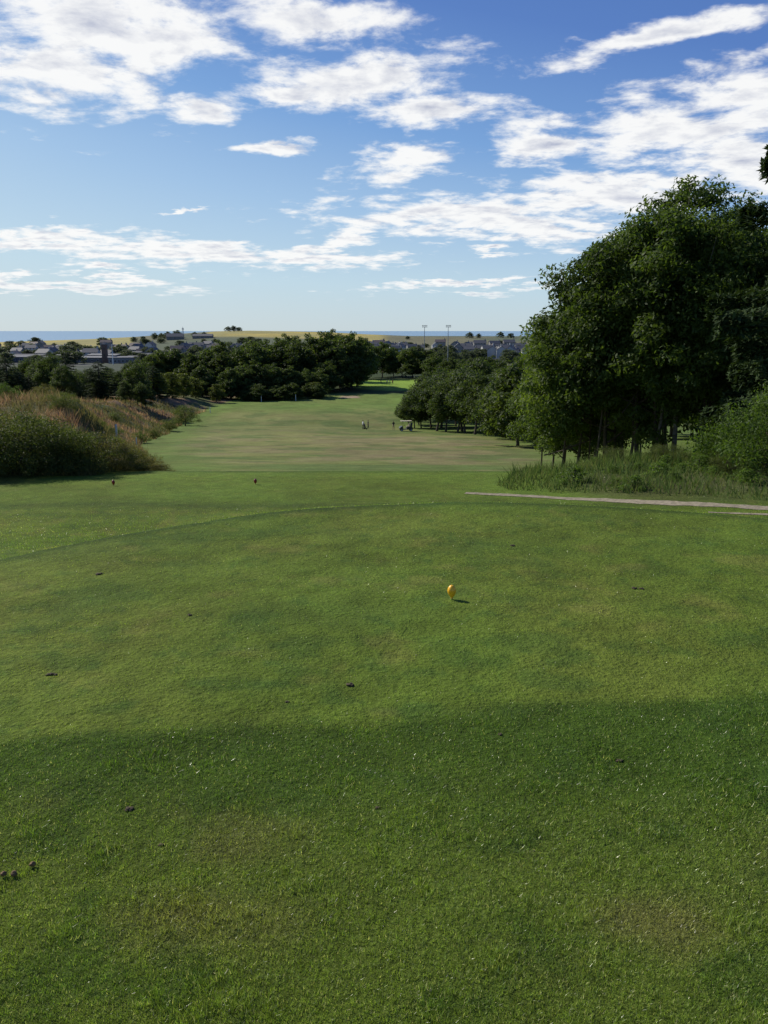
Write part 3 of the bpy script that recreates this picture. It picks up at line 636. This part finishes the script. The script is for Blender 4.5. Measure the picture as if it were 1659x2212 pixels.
# ------------------------------------------------------------ people
M_skin=simple('skin',(.45,.27,.19),.6); M_hair=simple('dark_hair',(.04,.03,.02),.8)
def cloth(n,c): return simple(n,c,.85,tuple(v*.7 for v in c),12)
M_dark=cloth('dark_cloth',(.025,.028,.04)); M_navy=cloth('navy_cloth',(.03,.04,.09)); M_grey=cloth('grey_cloth',(.3,.3,.3)); M_tan=cloth('tan_cloth',(.35,.27,.17)); M_wht=cloth('white_cloth',(.7,.7,.68)); M_redc=cloth('red_cloth',(.35,.04,.04))
def person_mesh(stride,arm,shirt,trou,shorts=False,sit=False):
    J={};E=[]
    def j(n,p,r_,par=None):
        J[n]=(len(J),p,r_)
        if par: E.append((J[par][0],J[n][0]))
    j('pel',(0,0,.95),.15); j('wai',(0,.0,1.10),.125,'pel'); j('che',(0,0.01,1.32),.16,'wai'); j('nk0',(0,0,1.46),.075,'che'); j('nk',(0,-.01,1.53),.055,'nk0')
    j('hd0',(0,-.02,1.60),.085,'nk'); j('hd1',(0,-.025,1.68),.098,'hd0'); j('hd2',(0,-.015,1.745),.07,'hd1'); 
    for s,n in ((-1,'L'),(1,'R')):
        st=stride*s
        j('hip'+n,(s*.095,0,.90),.105,'pel')
        if sit:
            j('kn'+n,(s*.13,-.42,.86),.065,'hip'+n); j('an'+n,(s*.13,-.50,.46),.045,'kn'+n); j('to'+n,(s*.13,-.66,.40),.035,'an'+n)
        else:
            j('kn'+n,(s*.11,-st*.5-.03,.50),.066,'hip'+n); j('an'+n,(s*.115,-st+.03,.085),.045,'kn'+n); j('to'+n,(s*.13,-st-.14,.035),.035,'an'+n)
        a=arm*s
        j('sh'+n,(s*.18,0,1.42),.07,'che'); j('el'+n,(s*.25,.03-a*.2,1.14),.045,'sh'+n); j('wr'+n,(s*.25,-.16-abs(a)*.2,.96),.03,'el'+n); j('ha'+n,(s*.24,-.24-abs(a)*.2,.93),.03,'wr'+n)
    me=bpy.data.meshes.new('b'); me.from_pydata([v[1] for v in J.values()],E,[])
    o=bpy.data.objects.new('b',me); COL.objects.link(o)
    md=o.modifiers.new('s','SKIN'); 
    if not me.skin_vertices: me.skin_vertices.new()
    for k,v in enumerate(J.values()): me.skin_vertices[0].data[k].radius=(v[2],v[2]*(.78 if v[2]>.12 else 1)); me.skin_vertices[0].data[k].use_root=(k==0)
    o.modifiers.new('u','SUBSURF').levels=1
    dg=bpy.context.evaluated_depsgraph_get(); dg.update()
    m2=bpy.data.meshes.new_from_object(o.evaluated_get(dg)); m2.name='body'
    bpy.data.objects.remove(o)
    m2.materials.clear()
    for m in (M_skin,shirt,trou,M_blk): m2.materials.append(m)
    for p_ in m2.polygons:
        c=p_.center; z=c.z
        if z>1.49: k=0
        elif z>.99 and not(abs(c.x)>.2 and z<1.2): k=1
        elif z<.09 and not sit: k=3
        elif abs(c.x)>.2: k=0
        elif shorts and z<.5: k=0
        else: k=2
        p_.material_index=k; p_.use_smooth=True
    return m2
def hairmesh():
    bm=bmesh.new(); bmesh.ops.create_uvsphere(bm,u_segments=12,v_segments=8,radius=.108)
    bmesh.ops.delete(bm,geom=[v for v in bm.verts if v.co.z<-.03 or (v.co.z<.03 and v.co.y<-.03)],context='VERTS')
    me=bpy.data.meshes.new('hair'); bm.to_mesh(me); bm.free(); me.materials.append(M_hair); return me
HM=hairmesh()
def person(px,d,rot,label,**k):
    x=at(px,d); z=k.pop('z',None); me=person_mesh(**k)
    return spawn([('body',me,(0,0,0)),('hair',HM,(0,-.012,1.695))],'person',(x,d,Hs(x,d) if z is None else z),label,'person',rot=rot)
person(784,160,2.2,'golfer in white shirt and dark trousers pulling a trolley',stride=.22,arm=.6,shirt=M_wht,trou=M_dark)
person(795,162,1.9,'golfer in dark jacket walking beside a trolley',stride=.2,arm=.5,shirt=M_dark,trou=M_dark)
person(850,158,.6,'golfer in dark shirt and shorts standing on fairway',stride=.08,arm=.4,shirt=M_dark,trou=M_tan,shorts=True)
for px,d,s_,t_ in ((823,303,M_dark,M_dark),(836,300,M_wht,M_dark),(842,305,M_navy,M_grey),(848,301,M_redc,M_dark)):
    person(px,d,random.uniform(0,6),'golfer standing on the distant putting green',stride=.1,arm=.3,shirt=s_,trou=t_)
bag=MB(); bag.tube([(0,0,.12),(0,.28,1.02)],[.13,.15],12)
clubs=MB()
for q in range(6):
    ox=(q%3-1)*.06; oy=(q//3)*.07-.03; clubs.tube([(ox,.28+oy,.95),(ox*1.3,.36+oy,1.22+.03*q)],[.008,.008],5); clubs.box(ox*1.3-.03,ox*1.3+.03,.34+oy,.39+oy,1.22+.03*q,1.26+.03*q)
fr=MB(); fr.tube([(0,-.1,.12),(0,.35,.75),(0,.72,1.0)],[.015]*3,6); fr.tube([(-.3,.0,.15),(.3,0,.15)],[.012]*2,6); fr.tube([(-.09,.72,1.0),(.09,.72,1.0)],[.018]*2,6)
wh=MB(); wh.tube([(-.025,0,0),(.025,0,0)],[.15,.15],16)
WM=wh.mesh('wheel',M_blk)
TR=[('golf_bag',bag.mesh('golf_bag',M_dark,True),(0,0,0)),('golf_club',clubs.mesh('golf_club',M_steel),(0,0,0)),('frame',fr.mesh('frame',M_steel),(0,0,0)),('wheel',WM,(-.32,0,.15)),('wheel',WM,(.32,0,.15))]
x=at(789,159.5); spawn(TR,'golf_trolley',(x,159.5,Hs(x,159.5)),'black golf bag on a two wheeled trolley','golf trolley',rot=2.4)
M_cb=simple('dark_cart_body',(.06,.065,.06),.35,(.04,.045,.04),3); M_seat=simple('beige_vinyl',(.35,.30,.22),.6); M_roof=simple('cream_roof',(.58,.52,.36),.45,(.5,.45,.33),3)
b=MB()
prof=[(-1.2,.30),(-1.22,.62),(-1.05,.82),(-.72,.92),(-.62,.90),(-.58,.38),(.05,.36),(.10,.72),(1.0,.76),(1.18,.70),(1.2,.32)]
v=[(p[0],-.58,p[1]) for p in prof]+[(p[0],.58,p[1]) for p in prof]; n=len(prof)
b.add(v,[list(range(n)),[n+k for k in range(n)][::-1]]+[[k,n+k,n+(k+1)%n,(k+1)%n] for k in range(n)])
cart=[('body',b.mesh('body',M_cb),(0,0,0))]
q=MB(); q.box(-1.0,1.05,-.62,.62,1.80,1.87); cart.append(('roof',q.mesh('roof',M_roof,bevel=.025),(0,0,0)))
for sx in (-1,1):
    for sy in (-1,1):
        q=MB(); q.tube([(-.68 if sx<0 else .78,sy*.54,.88 if sx<0 else .74),(-.62 if sx<0 else .72,sy*.54,1.80)],[.022,.022],6); cart.append(('roof_post',q.mesh('roof_post',M_blk),(0,0,0)))
q=MB(); q.box(.12,.6,-.52,.52,.765,.90); q.box(.56,.70,-.52,.52,.903,1.30); cart.append(('seat',q.mesh('seat',M_seat,bevel=.03),(0,0,0)))
q=MB(); q.tube([(0,0,-.1),(0,0,.1)],[.23,.23],18)
rot_=Matrix.Rotation(math.pi/2,4,'X'); q.v=[tuple(rot_@Vector(p)) for p in q.v]; wm_=q.mesh('wheel',M_blk)
q=MB(); q.tube([(0,0,-.105),(0,0,.105)],[.12,.12],14); q.v=[tuple(rot_@Vector(p)) for p in q.v]; rmm=q.mesh('rim',M_white)
for sx in (-.85,.85):
    for sy in (-.55,.55):
        cart.append(('wheel',wm_,(sx,sy,.23))); cart.append(('rim',rmm,(0,0,0),len(cart)-1))
q=MB(); q.tube([(-.6,-.25,.9),(-.35,-.25,1.08)],[.02,.02],6)
for k in range(12):
    a0=k*math.pi/6;a1=(k+1)*math.pi/6; f=lambda a:(-.35+.09*math.cos(a),-.25+.16*math.sin(a),1.08+.13*math.cos(a)); q.tube([f(a0),f(a1)],[.014,.014],5)
cart.append(('steering_wheel',q.mesh('steering_wheel',M_blk),(0,0,0)))
q=MB(); q.tube([(.95,-.25,.78),(1.08,-.27,1.5)],[.12,.13],10); q.tube([(.95,.22,.78),(1.08,.24,1.5)],[.12,.13],10); cart.append(('golf_bag',q.mesh('golf_bag',M_navy),(0,0,0)))
x=at(877,150); z=Hs(x,150)
spawn(cart,'golf_cart',(x,150,z+.02),'golf cart with pale roof parked on the fairway','golf cart',rot=.15)

# ------------------------------------------------------------ sky
W=bpy.data.worlds.new('World'); scene.world=W; W.use_nodes=True; nt=W.node_tree; nt.nodes.clear()
try: W.cycles.sampling_method='MANUAL'; W.cycles.sample_map_resolution=512
except Exception as ex_: print(ex_)
out=N(nt,'ShaderNodeOutputWorld'); sky=N(nt,'ShaderNodeTexSky',sky_type='NISHITA',sun_disc=False)
sky.sun_elevation=SUN_EL; sky.sun_rotation=math.atan2(SUN_AZ[0],SUN_AZ[1]); sky.altitude=50; sky.air_density=1.0; sky.dust_density=.6; sky.ozone_density=2.2
bgs=N(nt,'ShaderNodeBackground',ins={'Strength':.08}); nt.links.new(sky.outputs[0],bgs.inputs['Color'])
tc=N(nt,'ShaderNodeTexCoord'); sp=N(nt,'ShaderNodeSeparateXYZ'); nt.links.new(tc.outputs['Generated'],sp.inputs[0])
dz_=math_(nt,'MAXIMUM',sp.outputs[2],0.0)
sidef=math_(nt,'MULTIPLY',sp.outputs[0],.18); el=math_(nt,'ADD',dz_,math_(nt,'MULTIPLY',sidef,math_(nt,'MINIMUM',math_(nt,'MULTIPLY',dz_,5.0),1.0)))
sr=N(nt,'ShaderNodeValToRGB'); e_=sr.color_ramp.elements; e_[0].position=0; e_[0].color=(.59,.71,.77,1); e_[1].position=1; e_[1].color=(.03,.075,.28,1)
for p_,c in ((.05,(.53,.71,.84)),(.13,(.36,.56,.82)),(.22,(.19,.38,.73)),(.34,(.095,.215,.57)),(.6,(.045,.11,.38))):
    q_=e_.new(p_); q_.color=(*c,1)
nt.links.new(el,sr.inputs[0])
bgr=N(nt,'ShaderNodeBackground',ins={'Strength':1.0}); nt.links.new(sr.outputs[0],bgr.inputs['Color'])
mxs=N(nt,'ShaderNodeMixShader',ins={0:.85}); nt.links.new(bgs.outputs[0],mxs.inputs[1]); nt.links.new(bgr.outputs[0],mxs.inputs[2])
yy=math_(nt,'MAXIMUM',sp.outputs[1],.05); U=math_(nt,'DIVIDE',sp.outputs[0],yy); Vv=math_(nt,'DIVIDE',sp.outputs[2],yy)
zz=math_(nt,'ADD',dz_,.12)
cp=N(nt,'ShaderNodeCombineXYZ'); nt.links.new(math_(nt,'DIVIDE',sp.outputs[0],zz),cp.inputs[0]); nt.links.new(math_(nt,'DIVIDE',sp.outputs[1],zz),cp.inputs[1])
def vadd(a,b):
    m=N(nt,'ShaderNodeVectorMath',operation='ADD'); nt.links.new(a,m.inputs[0])
    if isinstance(b,tuple): m.inputs[1].default_value=b
    else: nt.links.new(b,m.inputs[1])
    return m.outputs[0]
uv=N(nt,'ShaderNodeCombineXYZ'); nt.links.new(U,uv.inputs[0]); nt.links.new(Vv,uv.inputs[1])
wn=N(nt,'ShaderNodeTexNoise',ins={'Scale':2.6,'Detail':5,'Roughness':.6}); nt.links.new(cp.outputs[0],wn.inputs['Vector'])
wc_=vadd(wn.outputs['Color'],(-.5,-.5,-.5)); 
wsc=N(nt,'ShaderNodeVectorMath',operation='MULTIPLY'); nt.links.new(wc_,wsc.inputs[0]); wsc.inputs[1].default_value=(.12,.055,0)
uvw=vadd(uv.outputs[0],wsc.outputs[0])
CLD=[(190,40,330,100,0),(150,160,190,84,-8),(330,110,195,66,8),(680,40,200,46,-4),(790,170,210,52,4),(640,205,120,22,0),(430,240,85,36,10),(960,245,165,30,2),(590,318,68,13,2),
     (870,355,150,33,8),(1440,72,270,22,13),(1620,110,110,26,10),(1420,275,320,56,6),(1610,210,160,60,0),(1180,310,130,30,0),(1000,470,290,40,-2),(1320,420,300,58,8),(1600,350,180,80,0),(1180,500,200,34,-6),
     (80,520,210,20,0),(430,545,330,30,-3),(650,560,230,16,0),(720,520,90,22,20),(220,578,80,9,0),(150,612,250,12,-2),(1000,618,210,9,2),(1060,544,50,8,0),(400,462,50,4,0)]
mn=None
for (px,py,rx,ry,an_) in CLD:
    dy=(1106-py)/1782; f=math.cos(PITCH)+dy*math.sin(PITCH); u=(px-829.5)/1782/f; v=(-math.sin(PITCH)+dy*math.cos(PITCH))/f
    mp=N(nt,'ShaderNodeMapping',vector_type='TEXTURE'); mp.inputs['Location'].default_value=(u,v,0); mp.inputs['Rotation'].default_value=(0,0,math.radians(an_)); mp.inputs['Scale'].default_value=(rx/1782/f,ry/1782/f,1)
    nt.links.new(uvw,mp.inputs[0]); ln=N(nt,'ShaderNodeVectorMath',operation='LENGTH'); nt.links.new(mp.outputs[0],ln.inputs[0])
    if mn is None: mn=ln.outputs['Value']
    else:
        s_=N(nt,'ShaderNodeMath',operation='SMOOTH_MIN'); nt.links.new(mn,s_.inputs[0]); nt.links.new(ln.outputs['Value'],s_.inputs[1]); s_.inputs[2].default_value=.2; mn=s_.outputs[0]
def cn(off):
    v=vadd(cp.outputs[0],off); n=N(nt,'ShaderNodeTexNoise',ins={'Scale':5.0,'Detail':8,'Roughness':.60,'Lacunarity':2.1,'Distortion':.15}); nt.links.new(v,n.inputs['Vector']); return n.outputs['Fac']
nA=cn((0,0,0)); nB=cn((-.05,.04,.0)); nC=N(nt,'ShaderNodeTexNoise',ins={'Scale':1.8,'Detail':4,'Roughness':.5}); nt.links.new(cp.outputs[0],nC.inputs['Vector'])
base=math_(nt,'MULTIPLY',math_(nt,'SUBTRACT',1.10,math_(nt,'MINIMUM',mn,2.0)),.70)
den=math_(nt,'ADD',base,math_(nt,'MULTIPLY',math_(nt,'SUBTRACT',nA,.5),2.5))
def mr(v,a,b_,c=0,d=1):
    m=N(nt,'ShaderNodeMapRange',interpolation_type='SMOOTHSTEP'); nt.links.new(v,m.inputs[0])
    for k,q_ in enumerate((a,b_,c,d)): m.inputs[k+1].default_value=q_
    return m.outputs[0]
cov=mr(den,-.16,.50)
cov=math_(nt,'MULTIPLY',cov,mr(Vv,.012,.06)); cov=math_(nt,'MULTIPLY',cov,mr(sp.outputs[1],.02,.2))
lit=math_(nt,'ADD',math_(nt,'MULTIPLY',math_(nt,'SUBTRACT',nA,nB),2.2),.80)
thick=mr(den,.35,1.0)
sh=math_(nt,'SUBTRACT',lit,math_(nt,'MULTIPLY',math_(nt,'MULTIPLY',thick,mr(nC.outputs['Fac'],.38,.6,.15,1.0)),.62),True)
cr=N(nt,'ShaderNodeValToRGB'); cr.color_ramp.elements[0].color=(.42,.46,.60,1); cr.color_ramp.elements[1].color=(1,1,.99,1); cr.color_ramp.elements[1].position=.80
nt.links.new(sh,cr.inputs[0])
bgc=N(nt,'ShaderNodeBackground',ins={'Strength':.98}); nt.links.new(cr.outputs[0],bgc.inputs['Color'])
mx=N(nt,'ShaderNodeMixShader'); nt.links.new(math_(nt,'MULTIPLY',cov,.95),mx.inputs[0]); nt.links.new(mxs.outputs[0],mx.inputs[1]); nt.links.new(bgc.outputs[0],mx.inputs[2]); nt.links.new(mx.outputs[0],out.inputs[0])

# ------------------------------------------------------------ sun, camera
sd=bpy.data.lights.new('sun','SUN'); sd.energy=5.0; sd.angle=math.radians(.5); sd.color=(1,.94,.83)
so=bpy.data.objects.new('sun',sd); COL.objects.link(so); c_=math.cos(SUN_EL)
so.rotation_euler=Vector((SUN_AZ[0]*c_,SUN_AZ[1]*c_,math.sin(SUN_EL))).to_track_quat('Z','Y').to_euler()
cd=bpy.data.cameras.new('camera'); cam=bpy.data.objects.new('camera',cd); COL.objects.link(cam)
cam.location=(0,0,CAMZ); cam.rotation_euler=(math.pi/2-PITCH,0,0)
cd.sensor_fit='VERTICAL'; cd.sensor_height=36; cd.lens=29.0; cd.clip_start=.05; cd.clip_end=300000
scene.camera=cam
scene.view_settings.view_transform='Standard'; scene.view_settings.look='None'; scene.view_settings.exposure=0
